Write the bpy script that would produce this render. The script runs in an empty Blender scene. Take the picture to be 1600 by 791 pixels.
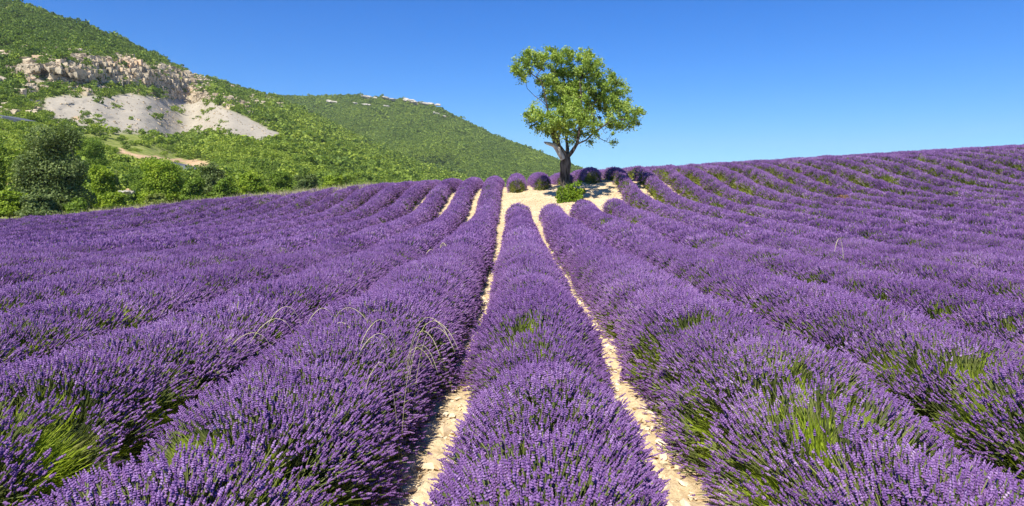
import bpy, math, random
import numpy as np
from mathutils import Vector
R = math.radians
rng = np.random.default_rng(7)
random.seed(7)
scn = bpy.context.scene
COL = scn.collection

# ------------------------------------------------------------------ camera
F = 1067.0            # focal length in photo pixels (photo is 1600 px wide)
HOR = 300.0           # image row of the eye level
cam_d = bpy.data.cameras.new("camera")
cam = bpy.data.objects.new("camera", cam_d)
COL.objects.link(cam)
cam.location = (0, 0, 0)
cam.rotation_euler = (R(90), 0, 0)
cam_d.sensor_width = 36.0
cam_d.lens = 36.0 * F / 1600.0
cam_d.shift_y = -(395.5 - HOR) / 1600.0
cam_d.clip_start = 0.1
cam_d.clip_end = 20000
scn.camera = cam

# ------------------------------------------------------------------ sky and sun
LDIR = Vector((0.33, 0.80, -1.10)).normalized()      # the way the light travels
SUN_EL = math.asin(-LDIR.z)
SUN_AZ = math.atan2(-LDIR.x, -LDIR.y)                # clockwise from +Y
world = bpy.data.worlds.new("World")
scn.world = world
world.use_nodes = True
wn = world.node_tree.nodes
wn.clear()
sky = wn.new('ShaderNodeTexSky')
sky.sky_type = 'NISHITA'
sky.sun_disc = False
sky.sun_elevation = SUN_EL
sky.sun_rotation = SUN_AZ
sky.altitude = 900
sky.air_density = 1.0
sky.dust_density = 0.1
sky.ozone_density = 3.0
bg = wn.new('ShaderNodeBackground')
bg.inputs['Strength'].default_value = 0.107
hs = wn.new('ShaderNodeHueSaturation')
hs.inputs['Saturation'].default_value = 1.5
wo = wn.new('ShaderNodeOutputWorld')
world.node_tree.links.new(sky.outputs[0], hs.inputs['Color'])
tn = wn.new('ShaderNodeMix'); tn.data_type = 'RGBA'; tn.blend_type = 'MULTIPLY'
tn.inputs[0].default_value = 1.0; tn.inputs[7].default_value = (0.34, 0.67, 0.97, 1)     # deep, dry mountain air: a bluer sky all round
world.node_tree.links.new(hs.outputs[0], tn.inputs[6])
world.node_tree.links.new(tn.outputs[2], bg.inputs[0])
world.node_tree.links.new(bg.outputs[0], wo.inputs[0])
sun_d = bpy.data.lights.new("sun", 'SUN')
sun_d.energy = 5.0
sun_d.angle = R(0.55)
sun_d.color = (1.0, 0.94, 0.82)
sun = bpy.data.objects.new("sun", sun_d)
COL.objects.link(sun)
sun.location = (-40, -10, 60)
sun.rotation_euler = LDIR.to_track_quat('-Z', 'Y').to_euler()
scn.view_settings.view_transform = 'Standard'
scn.view_settings.look = 'None'
scn.view_settings.exposure = 0.60
scn.view_settings.gamma = 1.0
scn.cycles.max_bounces = 6
scn.cycles.diffuse_bounces = 3
scn.cycles.transmission_bounces = 3
scn.cycles.transparent_max_bounces = 4

# ------------------------------------------------------------------ noise
def _h(ix, iy, iz, s):
    n = (ix.astype(np.int64) * 374761393 + iy.astype(np.int64) * 668265263 + iz.astype(np.int64) * 2147483647 + s * 1274126177) & 0xffffffff
    n = ((n ^ (n >> 13)) * 1274126177) & 0xffffffff
    n = ((n ^ (n >> 15)) * 2246822519) & 0xffffffff
    return ((n ^ (n >> 16)) & 0xffffff) / float(0xffffff)
def noise(x, y, z=0.0, s=0):
    x, y, z = np.broadcast_arrays(np.asarray(x, float), np.asarray(y, float), np.asarray(z, float))
    ix, iy, iz = np.floor(x), np.floor(y), np.floor(z)
    fx, fy, fz = x - ix, y - iy, z - iz
    fx, fy, fz = fx*fx*(3-2*fx), fy*fy*(3-2*fy), fz*fz*(3-2*fz)
    r = 0
    for dx in (0, 1):
        for dy in (0, 1):
            for dz in (0, 1):
                w = (fx if dx else 1-fx) * (fy if dy else 1-fy) * (fz if dz else 1-fz)
                r = r + w * _h(ix+dx, iy+dy, iz+dz, s)
    return r
def fbm(x, y, z=0.0, s=0, o=4):
    a, r, t = 1.0, 0, 0
    x, y, z = np.asarray(x, float), np.asarray(y, float), np.asarray(z, float)
    for i in range(o):
        r = r + a * noise(x, y, z, s + i*17); t += a
        x, y, z, a = x*2.03, y*2.03, z*2.03, a*0.5
    return r / t
def sstep(a, b, x):
    t = np.clip((x - a) / (b - a), 0, 1)
    return t*t*(3-2*t)

# ------------------------------------------------------------------ object helpers
def link(o):
    COL.objects.link(o); return o
def mesh_np(name, V, Fc, mats=(), midx=None, smooth=False, attrs=None):
    """verts (n,3) and faces (m,3) or (m,4) as arrays"""
    me = bpy.data.meshes.new(name)
    V = np.asarray(V, np.float32); Fc = np.asarray(Fc, np.int32)
    n, m, k = len(V), len(Fc), (Fc.shape[1] if len(Fc) else 3)
    me.vertices.add(n); me.vertices.foreach_set('co', V.ravel())
    if m:
        me.loops.add(m*k); me.loops.foreach_set('vertex_index', Fc.ravel())
        me.polygons.add(m)
        me.polygons.foreach_set('loop_start', np.arange(0, m*k, k, dtype=np.int32))
        me.polygons.foreach_set('loop_total', np.full(m, k, np.int32))
        if midx is not None:
            me.polygons.foreach_set('material_index', np.asarray(midx, np.int32))
        me.polygons.foreach_set('use_smooth', np.full(m, bool(smooth)))
    for mt in mats: me.materials.append(mt)
    for an, (typ, dat) in (attrs or {}).items():
        dat = np.asarray(dat, np.float32)
        a = me.attributes.new(an, typ, 'POINT')
        a.data.foreach_set('value' if typ == 'FLOAT' else ('color' if typ == 'FLOAT_COLOR' else 'vector'), dat.ravel())
    me.update(calc_edges=True)
    me.validate()
    return me
def obj(name, me, parent=None, kind=None, unlinked=False):
    o = bpy.data.objects.new(name, me)
    if not unlinked: link(o)
    if parent is not None: o.parent = parent
    if kind: o['kind'] = kind
    return o
def tag(o, label, cat, group=None):
    o['label'] = label; o['category'] = cat
    if group: o['group'] = group
    return o
def empty(name, loc):
    o = bpy.data.objects.new(name, None); link(o); o.location = loc
    o.empty_display_size = 0.3
    return o
def at(x, y, Y):
    """the point seen at photo pixel (x, y) at distance Y"""
    return np.array([(x - 800.0) / F * Y, Y, (HOR - y) / F * Y])
class MB:
    """collects triangles/quads (all turned to quads or tris)"""
    def __init__(s): s.v, s.f, s.m, s.a, s.n = [], [], [], [], 0
    def add(s, V, Fc, mi=0, a=None):
        V = np.asarray(V, float); Fc = np.asarray(Fc, int)
        if Fc.shape[1] == 4: Fc = np.vstack([Fc[:, [0, 1, 2]], Fc[:, [0, 2, 3]]])
        s.v.append(V); s.f.append(Fc + s.n); s.m.append(np.full(len(Fc), mi)); s.n += len(V)
        s.a.append(np.zeros(len(V)) if a is None else np.broadcast_to(a, (len(V),)))
    def mesh(s, name, mats, smooth=False):
        return mesh_np(name, np.vstack(s.v), np.vstack(s.f), mats, np.concatenate(s.m), smooth,
                       {'shade': ('FLOAT', np.concatenate(s.a))})
def tube(P, Rr, n=6, cap=True, wob=0.0):
    """tapered tube along points P with radii Rr"""
    P = np.asarray(P, float); Rr = np.asarray(Rr, float); m = len(P)
    T = np.gradient(P, axis=0); T /= np.linalg.norm(T, axis=1)[:, None] + 1e-9
    ref = np.array([0.3, 0.9, 0.1]) if abs(T[0] @ np.array([0.3, 0.9, 0.1])) < 0.9 else np.array([1., 0, 0])
    V = []
    u = np.cross(T[0], ref); u /= np.linalg.norm(u)
    for i in range(m):
        u = u - T[i] * (u @ T[i]); u /= np.linalg.norm(u) + 1e-9
        w = np.cross(T[i], u)
        a = np.arange(n) * 2*math.pi/n
        rr = Rr[i] * (1 + wob * (noise(a*1.3 + 5, np.full(n, i*0.55), s=3) - 0.5)) if wob else Rr[i]
        V.append(P[i] + (np.cos(a)*rr)[:, None]*u + (np.sin(a)*rr)[:, None]*w)
    V = np.vstack(V)
    i = np.arange(m-1)[:, None]; j = np.arange(n)[None]
    Fc = np.stack([i*n + j, i*n + (j+1) % n, (i+1)*n + (j+1) % n, (i+1)*n + j], -1).reshape(-1, 4)
    if cap:
        V = np.vstack([V, P[-1]]); c = len(V)-1
        Fc = np.vstack([Fc, [[(m-1)*n + k, (m-1)*n + (k+1) % n, c, c] for k in range(n)]])
    return V, Fc
def tube_to(mb, P, Rr, n=6, mi=0, wob=0.0, a=None):
    V, Fc = tube(P, Rr, n, True, wob)
    q = Fc[Fc[:, 2] != Fc[:, 3]]; t = Fc[Fc[:, 2] == Fc[:, 3]][:, :3]
    tri = np.vstack([q[:, [0, 1, 2]], q[:, [0, 2, 3]], t])
    mb.add(V, tri, mi, a)

# ------------------------------------------------------------------ materials
def mat(name, rough=0.8, spec=0.2):
    m = bpy.data.materials.new(name); m.use_nodes = True
    nt = m.node_tree; b = nt.nodes['Principled BSDF']
    b.inputs['Roughness'].default_value = rough
    b.inputs['Specular IOR Level'].default_value = spec
    return m, nt, b
def N(nt, t, **k):
    n = nt.nodes.new(t)
    for a, v in k.items(): setattr(n, a, v)
    return n
def ramp(nt, fac, stops, interp='LINEAR'):
    r = N(nt, 'ShaderNodeValToRGB'); r.color_ramp.interpolation = interp
    e = r.color_ramp.elements
    while len(e) > 1: e.remove(e[-1])
    e[0].position = stops[0][0]; e[0].color = (*stops[0][1], 1)
    for p, c in stops[1:]:
        q = e.new(p); q.color = (*c, 1)
    nt.links.new(fac, r.inputs[0])
    return r.outputs[0]
def tex(nt, scale, detail=4, rough=0.6, coord='Object'):
    tc = N(nt, 'ShaderNodeTexCoord'); t = N(nt, 'ShaderNodeTexNoise')
    t.inputs['Scale'].default_value = scale; t.inputs['Detail'].default_value = detail
    t.inputs['Roughness'].default_value = rough
    nt.links.new(tc.outputs[coord], t.inputs['Vector'])
    return t.outputs['Fac']
def mathn(nt, op, a, b):
    m = N(nt, 'ShaderNodeMath', operation=op)
    for i, x in enumerate((a, b)):
        if isinstance(x, (int, float)): m.inputs[i].default_value = x
        else: nt.links.new(x, m.inputs[i])
    return m.outputs[0]
def mix(nt, f, a, b, mode='MIX'):
    m = N(nt, 'ShaderNodeMix', data_type='RGBA', blend_type=mode)
    for s, x in ((m.inputs[0], f), (m.inputs[6], a), (m.inputs[7], b)):
        if isinstance(x, (int, float)): s.default_value = x
        elif isinstance(x, tuple): s.default_value = (*x, 1)
        else: nt.links.new(x, s)
    return m.outputs[2]
def attr(nt, name, typ='GEOMETRY'):
    a = N(nt, 'ShaderNodeAttribute', attribute_name=name, attribute_type=typ)
    return a
def bump(nt, b, h, strength=0.5, dist=0.05):
    n = N(nt, 'ShaderNodeBump'); n.inputs['Strength'].default_value = strength; n.inputs['Distance'].default_value = dist
    nt.links.new(h, n.inputs['Height']); nt.links.new(n.outputs[0], b.inputs['Normal'])
def leafy(name, stops, inst=True, trans=0.35, tcol=(1.25, 1.25, 0.6)):
    """thin plant material: colour from 'tint' (per plant) and 'shade' (per leaf)"""
    m, nt, b = mat(name, 0.6, 0.25)
    s = attr(nt, 'shade').outputs['Fac']
    if inst:
        t = attr(nt, 'tint', 'INSTANCER').outputs['Fac']
        f = mathn(nt, 'ADD', mathn(nt, 'MULTIPLY', s, 0.5), mathn(nt, 'MULTIPLY', t, 0.5))
    else: f = s
    c = ramp(nt, f, stops)
    nt.links.new(c, b.inputs['Base Color'])
    tr = N(nt, 'ShaderNodeBsdfTranslucent')
    nt.links.new(mix(nt, 1.0, c, tcol, 'MULTIPLY'), tr.inputs['Color'])
    ms = N(nt, 'ShaderNodeMixShader'); ms.inputs[0].default_value = trans
    nt.links.new(b.outputs[0], ms.inputs[1]); nt.links.new(tr.outputs[0], ms.inputs[2])
    nt.links.new(ms.outputs[0], nt.nodes['Material Output'].inputs[0])
    return m

M_flower = leafy('lavender_flower', [(0.0, (0.095, 0.04, 0.14)), (0.3, (0.215, 0.10, 0.32)), (0.6, (0.335, 0.175, 0.45)), (0.85, (0.48, 0.30, 0.59)), (1.0, (0.70, 0.53, 0.77))], trans=0.30, tcol=(1, 0.9, 1))
M_stem = leafy('lavender_stem', [(0.0, (0.07, 0.095, 0.025)), (0.5, (0.16, 0.20, 0.055)), (1.0, (0.32, 0.34, 0.12))], trans=0.25)
M_leaf = leafy('lavender_leaf', [(0.0, (0.13, 0.14, 0.05)), (0.35, (0.27, 0.28, 0.08)), (0.65, (0.30, 0.40, 0.035)), (1.0, (0.46, 0.58, 0.045))], trans=0.35)
M_oak = leafy('tree_leaf', [(0.0, (0.13, 0.19, 0.035)), (0.5, (0.29, 0.42, 0.065)), (1.0, (0.54, 0.64, 0.17))], inst=False, trans=0.36)
M_sucker = leafy('shrub_leaf', [(0.0, (0.08, 0.15, 0.012)), (0.5, (0.16, 0.27, 0.02)), (1.0, (0.30, 0.40, 0.03))], inst=False, trans=0.35)
M_brush = leafy('brush_leaf', [(0.0, (0.065, 0.115, 0.02)), (0.3, (0.14, 0.22, 0.03)), (0.6, (0.26, 0.35, 0.045)), (0.85, (0.36, 0.44, 0.055)), (1.0, (0.48, 0.50, 0.11))], trans=0.3)
def edge_leaf(name, a, b_, c): return leafy(name, [(0.0, a), (0.5, b_), (1.0, c)], inst=False, trans=0.33)
ML = {
 'dark': edge_leaf('dark_grey_green_leaf', (0.055, 0.09, 0.028), (0.14, 0.20, 0.055), (0.30, 0.37, 0.14)),
 'mid': edge_leaf('mid_green_leaf', (0.08, 0.14, 0.02), (0.17, 0.27, 0.03), (0.29, 0.39, 0.05)),
 'bright': edge_leaf('bright_green_leaf', (0.12, 0.20, 0.018), (0.25, 0.36, 0.03), (0.40, 0.50, 0.05)),
 'olive': edge_leaf('olive_green_leaf', (0.12, 0.17, 0.03), (0.24, 0.30, 0.065), (0.40, 0.44, 0.14)),
}
def bark_mat(name, c0, c1, sc=9):
    m, nt, b = mat(name, 0.9, 0.15)
    tc = N(nt, 'ShaderNodeTexCoord'); mp = N(nt, 'ShaderNodeMapping'); mp.inputs['Scale'].default_value = (1, 1, 0.22)
    t = N(nt, 'ShaderNodeTexNoise'); t.inputs['Scale'].default_value = sc; t.inputs['Detail'].default_value = 6
    nt.links.new(tc.outputs['Object'], mp.inputs[0]); nt.links.new(mp.outputs[0], t.inputs[0])
    nt.links.new(ramp(nt, t.outputs['Fac'], [(0.35, c0), (0.65, c1)]), b.inputs['Base Color'])
    bump(nt, b, t.outputs['Fac'], 0.9, 0.06)
    return m
M_bark = bark_mat('bark', (0.022, 0.018, 0.015), (0.17, 0.14, 0.115))
M_dead = bark_mat('bleached_wood', (0.34, 0.29, 0.24), (0.66, 0.60, 0.51))
def soil_mat():
    m, nt, b = mat('pale_stony_soil', 0.95, 0.1)
    n1 = tex(nt, 0.9, 6, 0.65); n2 = tex(nt, 14, 5, 0.7)
    c = ramp(nt, n1, [(0.3, (0.60, 0.45, 0.27)), (0.55, (0.76, 0.60, 0.38)), (0.75, (0.84, 0.70, 0.48))])
    c2 = ramp(nt, n2, [(0.35, (0.62, 0.58, 0.52)), (0.6, (1, 1, 1))])
    nt.links.new(mix(nt, 0.8, c, c2, 'MULTIPLY'), b.inputs['Base Color'])
    bump(nt, b, n2, 0.8, 0.05)
    return m
M_soil = soil_mat()
def stone_mat():
    m, nt, b = mat('limestone_pebble', 0.9, 0.15)
    oi = N(nt, 'ShaderNodeObjectInfo')
    n2 = tex(nt, 30, 4, 0.7)
    f = mathn(nt, 'ADD', mathn(nt, 'MULTIPLY', oi.outputs['Random'], 0.7), mathn(nt, 'MULTIPLY', n2, 0.3))
    nt.links.new(ramp(nt, f, [(0.1, (0.56, 0.42, 0.26)), (0.5, (0.74, 0.60, 0.41)), (0.9, (0.84, 0.74, 0.56))]), b.inputs['Base Color'])
    bump(nt, b, n2, 0.5, 0.01)
    return m
M_stone = stone_mat()
def hill_mat():
    """col attribute: r = rock, g = scree, b = bare track; the rest is grassy hillside soil"""
    m, nt, b = mat('hillside', 0.95, 0.05)
    a = attr(nt, 'cover'); sp = N(nt, 'ShaderNodeSeparateColor'); nt.links.new(a.outputs['Color'], sp.inputs[0])
    n1 = tex(nt, 0.05, 6, 0.65); n2 = tex(nt, 0.6, 5, 0.7)
    grass = ramp(nt, n2, [(0.3, (0.10, 0.15, 0.03)), (0.5, (0.21, 0.25, 0.055)), (0.68, (0.38, 0.36, 0.14))])
    scree = ramp(nt, n1, [(0.3, (0.375, 0.335, 0.265)), (0.7, (0.46, 0.415, 0.33))])
    scree = mix(nt, 0.35, scree, ramp(nt, n2, [(0.35, (0.6, 0.6, 0.6)), (0.6, (1, 1, 1))]), 'MULTIPLY')
    # layered rock: a mix stretched along the beds
    tc = N(nt, 'ShaderNodeTexCoord'); mp = N(nt, 'ShaderNodeMapping'); mp.inputs['Scale'].default_value = (0.06, 0.06, 0.35)
    t3 = N(nt, 'ShaderNodeTexNoise'); t3.inputs['Scale'].default_value = 1.0; t3.inputs['Detail'].default_value = 7
    nt.links.new(tc.outputs['Object'], mp.inputs[0]); nt.links.new(mp.outputs[0], t3.inputs[0])
    rock = ramp(nt, t3.outputs['Fac'], [(0.30, (0.20, 0.16, 0.11)), (0.45, (0.34, 0.29, 0.22)), (0.62, (0.44, 0.39, 0.30))])
    rock = mix(nt, ramp(nt, n1, [(0.48, (0, 0, 0)), (0.62, (0.85, 0.85, 0.85))]), rock, (0.50, 0.33, 0.19))
    track = ramp(nt, n2, [(0.35, (0.40, 0.25, 0.13)), (0.65, (0.62, 0.46, 0.29))])
    c = mix(nt, sp.outputs[1], grass, scree)
    c = mix(nt, sp.outputs[0], c, rock)
    c = mix(nt, sp.outputs[2], c, track)
    nt.links.new(c, b.inputs['Base Color'])
    bump(nt, b, t3.outputs['Fac'], 0.6, 1.2)
    return m
M_hill = hill_mat()
def simple(name, c, rough=0.9):
    m, nt, b = mat(name, rough, 0.1)
    n = tex(nt, 6, 4)
    nt.links.new(ramp(nt, n, [(0.3, tuple(x*0.75 for x in c)), (0.7, tuple(x*1.15 for x in c))]), b.inputs['Base Color'])
    return m
M_straw = simple('dry_straw', (0.62, 0.56, 0.30))
M_rock = simple('pale_outcrop_rock', (0.50, 0.46, 0.39))
M_asphalt = simple('asphalt', (0.13, 0.145, 0.17))
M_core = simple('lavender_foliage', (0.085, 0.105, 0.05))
M_dryleaf = leafy('withered_leaf', [(0.0, (0.18, 0.09, 0.03)), (1.0, (0.34, 0.2, 0.08))], inst=False)

# ------------------------------------------------------------------ field ground
PITCH, X0 = 1.6, 0.33
_Yk = np.array([-300, -30, 0, 6, 12, 16, 20, 24, 28, 31, 34, 37, 40, 43, 46, 50, 56, 64, 75, 100, 200, 6000.])
_Zk = np.array([-2.3, -2.0, -2.0, -2.0, -2.06, -2.12, -2.06, -1.95, -1.78, -1.62, -1.44, -1.08, -0.52, -0.05, 0.20, 0.38, 0.42, 0.1, -0.9, -4.0, -12.0, -60.])
_Tk = np.array([0, 0, 0, 0, 0.004, 0.010, 0.018, 0.026, 0.032, 0.036, 0.040, 0.047, 0.055, 0.058, 0.060, 0.061, 0.060, 0.055, 0.045, 0.02, 0, 0.])
_yy = np.linspace(-300, 6000, 63001)
def _sm(a):
    d = np.interp(_yy, _Yk, a); k = np.hanning(41); k /= k.sum()
    return np.convolve(np.pad(d, 20, mode='edge'), k, 'valid')
_zb, _tb = _sm(_Zk), _sm(_Tk)
def gz(x, y):
    x = np.asarray(x, float); y = np.asarray(y, float)
    xe = np.clip(x, -60, 60)
    tt_ = np.interp(y, _yy, _tb)
    return np.interp(y, _yy, _zb) + 0.32*np.exp(-((x-6.2)/3.6)**2 - ((y-44)/3.2)**2) + tt_*xe - 0.62*tt_*np.maximum(0, -xe - 9)*(xe > -60.01)
def xo(y):
    return -0.15*np.exp(-np.maximum(np.asarray(y, float) - 3.4, -1.5)/3.2)
def grid_axis(lo, hi, core0, core1, step):
    c = list(np.arange(core0, core1 + 1e-6, step)); s = step
    a, x = [], core0
    while x > lo: s *= 1.25; x -= s; a.append(max(x, lo))
    b, x, s = [], core1, step
    while x < hi: s *= 1.25; x += s; b.append(min(x, hi))
    return np.array(a[::-1] + c + b)
def grid_faces(ny, nx):
    i = np.arange(ny-1)[:, None]; j = np.arange(nx-1)[None]
    return np.stack([i*nx + j, i*nx + j+1, (i+1)*nx + j+1, (i+1)*nx + j], -1).reshape(-1, 4)
gx = grid_axis(-3000, 3000, -40, 40, 0.4); gy = grid_axis(-250, 5500, -2, 62, 0.4)
X, Y = np.meshgrid(gx, gy)
Z = gz(X, Y) + (fbm(X*1.1, Y*1.1, s=5) - 0.5) * 0.08 * (np.abs(X) < 45) * (Y < 70)
ground = obj('ground', mesh_np('ground', np.stack([X, Y, Z], -1).reshape(-1, 3), grid_faces(len(gy), len(gx)), [M_soil], smooth=True), kind='structure')
# finer soil in the two furrows that open at the camera is a raised lumpy crust
def furrow(xc, y0, y1, w):
    ys = np.arange(y0, y1, 0.035); xs = np.linspace(-w, w, 26)
    A, B = np.meshgrid(xs + xc, ys)
    e = 1 - sstep(0.7, 1.0, np.abs(A - xc) / w)
    A = A + xo(B)
    Zf = gz(A, B) - 0.03 + e * (0.075 + (fbm(A*7, B*7, s=11) - 0.5) * 0.13 + (fbm(A*22, B*22, s=12, o=2) - 0.5) * 0.03)
    return np.stack([A, B, Zf], -1).reshape(-1, 3), grid_faces(len(ys), len(xs))
for xc in (X0 - 0.8, X0 + 0.8):
    V, Fc = furrow(xc, 2.4, 13.0, 0.36)
    obj('furrow_soil', mesh_np('furrow_soil', V, Fc, [M_soil], smooth=True), parent=ground)

# ------------------------------------------------------------------ instance scatter (stuff)
_groups = {}
def scatter_group(coll):
    if coll.name in _groups: return _groups[coll.name]
    ng = bpy.data.node_groups.new('scatter_' + coll.name, 'GeometryNodeTree')
    ng.interface.new_socket('Geometry', in_out='INPUT', socket_type='NodeSocketGeometry')
    ng.interface.new_socket('Geometry', in_out='OUTPUT', socket_type='NodeSocketGeometry')
    n = ng.nodes
    gi, go = n.new('NodeGroupInput'), n.new('NodeGroupOutput')
    ci = n.new('GeometryNodeCollectionInfo'); ci.inputs[0].default_value = coll
    ci.inputs['Separate Children'].default_value = True; ci.inputs['Reset Children'].default_value = True
    ip = n.new('GeometryNodeInstanceOnPoints'); ip.inputs['Pick Instance'].default_value = True
    def na(name, typ):
        a = n.new('GeometryNodeInputNamedAttribute'); a.data_type = typ; a.inputs['Name'].default_value = name
        return a.outputs['Attribute']
    e2r = n.new('FunctionNodeEulerToRotation')
    L = ng.links.new
    L(gi.outputs[0], ip.inputs['Points']); L(ci.outputs[0], ip.inputs['Instance'])
    L(na('pick', 'INT'), ip.inputs['Instance Index'])
    L(na('rot', 'FLOAT_VECTOR'), e2r.inputs[0]); L(e2r.outputs[0], ip.inputs['Rotation'])
    L(na('scl', 'FLOAT_VECTOR'), ip.inputs['Scale'])
    L(ip.outputs[0], go.inputs[0])
    _groups[coll.name] = ng
    return ng
def scatter(name, P, rot, scl, pick, tint, coll, parent=None, kind='stuff'):
    P = np.asarray(P, np.float32)
    scl = np.asarray(scl, np.float32)
    if scl.ndim == 1: scl = np.repeat(scl[:, None], 3, 1)
    me = mesh_np(name, P, np.zeros((0, 3), int), attrs={'rot': ('FLOAT_VECTOR', rot), 'scl': ('FLOAT_VECTOR', scl), 'tint': ('FLOAT', tint)})
    a = me.attributes.new('pick', 'INT', 'POINT'); a.data.foreach_set('value', np.asarray(pick, np.int32))
    o = obj(name, me, parent, kind)
    md = o.modifiers.new('scatter', 'NODES'); md.node_group = scatter_group(coll)
    return o
def euler_to(D, spin):
    """Euler XYZ turning +Z to D after a spin about Z"""
    th = np.arccos(np.clip(D[:, 2], -1, 1)); ph = np.arctan2(D[:, 1], D[:, 0])
    cp, sp_, ct, st = np.cos(ph), np.sin(ph), np.cos(th), np.sin(th)
    ps = spin - ph; cs, ss = np.cos(ps), np.sin(ps)
    # M = Rz(ph) Ry(th) Rz(ps)
    m00 = cp*ct*cs - sp_*ss; m10 = sp_*ct*cs + cp*ss; m20 = -st*cs
    m21 = st*ss; m22 = ct
    ey = -np.arcsin(np.clip(m20, -1, 1)); ex = np.arctan2(m21, m22); ez = np.arctan2(m10, m00)
    return np.stack([ex, ey, ez], -1)
def proto_coll(name, meshes):
    c = bpy.data.collections.new(name)
    for i, me in enumerate(meshes):
        o = bpy.data.objects.new(name, me)
        c.objects.link(o)
    return c

# ------------------------------------------------------------------ lavender sprigs
def lavender_tuft(seed, n, spread, L, lod, width=1.0, flower=True):
    r = np.random.default_rng(seed); mb = MB()
    for i in range(n):
        a = r.uniform(0, 2*math.pi); q = math.sqrt(r.uniform(0, 1)) * spread
        top = np.array([math.cos(a)*q*1.0, math.sin(a)*q*1.0, 0]); base = top * 0.45
        h = L * r.uniform(0.74, 1.06)
        lean = np.array([r.normal(0, .04), r.normal(0, .04), 0])
        sl = (r.uniform(0.032, 0.056)) if lod < 2 else r.uniform(0.055, 0.085)
        P = [base, base*0.5 + top*0.5 + lean*0.25 + [0, 0, h*0.5], top + lean + [0, 0, h]]
        sh = r.uniform(0, 1)
        P = np.array(P)
        if lod == 0: tube_to(mb, P, [0.0032*width]*3, 3, 0, a=sh)
        else:
            w = (0.005 if lod == 1 else 0.010) * width; u = np.array([math.cos(a+1), math.sin(a+1), 0]) * w
            V = np.array([P[0]-u, P[0]+u, P[1]-u, P[1]+u, P[2]-u*.8, P[2]+u*.8])
            mb.add(V, [[0, 1, 3, 2], [2, 3, 5, 4]], 0, sh)
        if not flower: continue
        ax = P[2] - P[1]; ax /= np.linalg.norm(ax)
        u = np.cross(ax, [0.3, 1, 0]); u /= np.linalg.norm(u); w_ = np.cross(ax, u)
        def bicone(c, rad, hh, k, s):
            an = np.arange(k) * 2*math.pi/k + r.uniform(0, 6)
            rr = rad * r.uniform(0.75, 1.25, k)
            ring = c + (np.cos(an)*rr)[:, None]*u + (np.sin(an)*rr)[:, None]*w_ + ax * r.uniform(-0.2, 0.4, k)[:, None]*hh
            V = np.vstack([ring, c - ax*hh, c + ax*hh])
            mb.add(V, [[j, (j+1) % k, k+1] for j in range(k)] + [[(j+1) % k, j, k] for j in range(k)], 1, s)
        if lod == 0:
            nw = int(sl / 0.011)
            for j in range(nw):
                t = j / max(nw-1, 1)
                bicone(P[2] + ax * (j*0.0112), (0.0078 - 0.0035*t*t)*r.uniform(.8, 1.2), 0.0092, 5, np.clip(sh*0.45 + r.uniform(0, .55), 0, 1))
            if r.random() < 0.35: bicone(P[2] - ax*0.028, 0.0065, 0.007, 4, sh*0.7)
        elif lod == 1:
            for j, (o_, rad) in enumerate(((0.010, .0088), (0.030, .0092), (0.050, 0.006))):
                bicone(P[2] + ax*o_*sl/0.055, rad*width, 0.0135, 4, np.clip(sh*0.5 + r.uniform(0, .5), 0, 1))
        else:
            bicone(P[2] + ax*sl*0.5, 0.0115*width, sl*0.62, 3, np.clip(sh*.7 + r.uniform(0, .3), 0, 1))
    return mb.mesh('lavender_sprig', [M_stem, M_flower])
def leaf_tuft(seed, n, spread, L, w):
    r = np.random.default_rng(seed); mb = MB()
    for i in range(n):
        a = r.uniform(0, 2*math.pi); q = math.sqrt(r.uniform(0, 1)) * spread
        base = np.array([math.cos(a)*q*.5, math.sin(a)*q*.5, 0]); top = base*2 + [r.normal(0, .03), r.normal(0, .03), L*r.uniform(.55, 1.0)]
        mid = (base + top)/2 + [r.normal(0, .012), r.normal(0, .012), 0]
        u = np.array([math.cos(a+1), math.sin(a+1), 0]) * w * r.uniform(.6, 1.2)
        V = np.array([base-u, base+u, mid-u, mid+u, top])
        mb.add(V, [[0, 1, 3], [0, 3, 2], [2, 3, 4]], 0, r.uniform(0, 1))
    return mb.mesh('leafy_stem', [M_leaf])
SP = [proto_coll('lavender_sprig_near', [lavender_tuft(10+i, 20, 0.09, 0.31, 0) for i in range(6)]),
      proto_coll('lavender_sprig_middle', [lavender_tuft(30+i, 20, 0.095, 0.31, 1) for i in range(5)]),
      proto_coll('lavender_sprig_far', [lavender_tuft(50+i, 17, 0.115, 0.30, 2) for i in range(5)])]
LF = [proto_coll('leafy_stem_near', [leaf_tuft(70+i, 26, 0.08, 0.30, 0.0042) for i in range(4)]),
      proto_coll('leafy_stem_middle', [leaf_tuft(80+i, 20, 0.09, 0.30, 0.0065) for i in range(4)]),
      proto_coll('leafy_stem_far', [leaf_tuft(90+i, 16, 0.11, 0.29, 0.012) for i in range(4)])]

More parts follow.
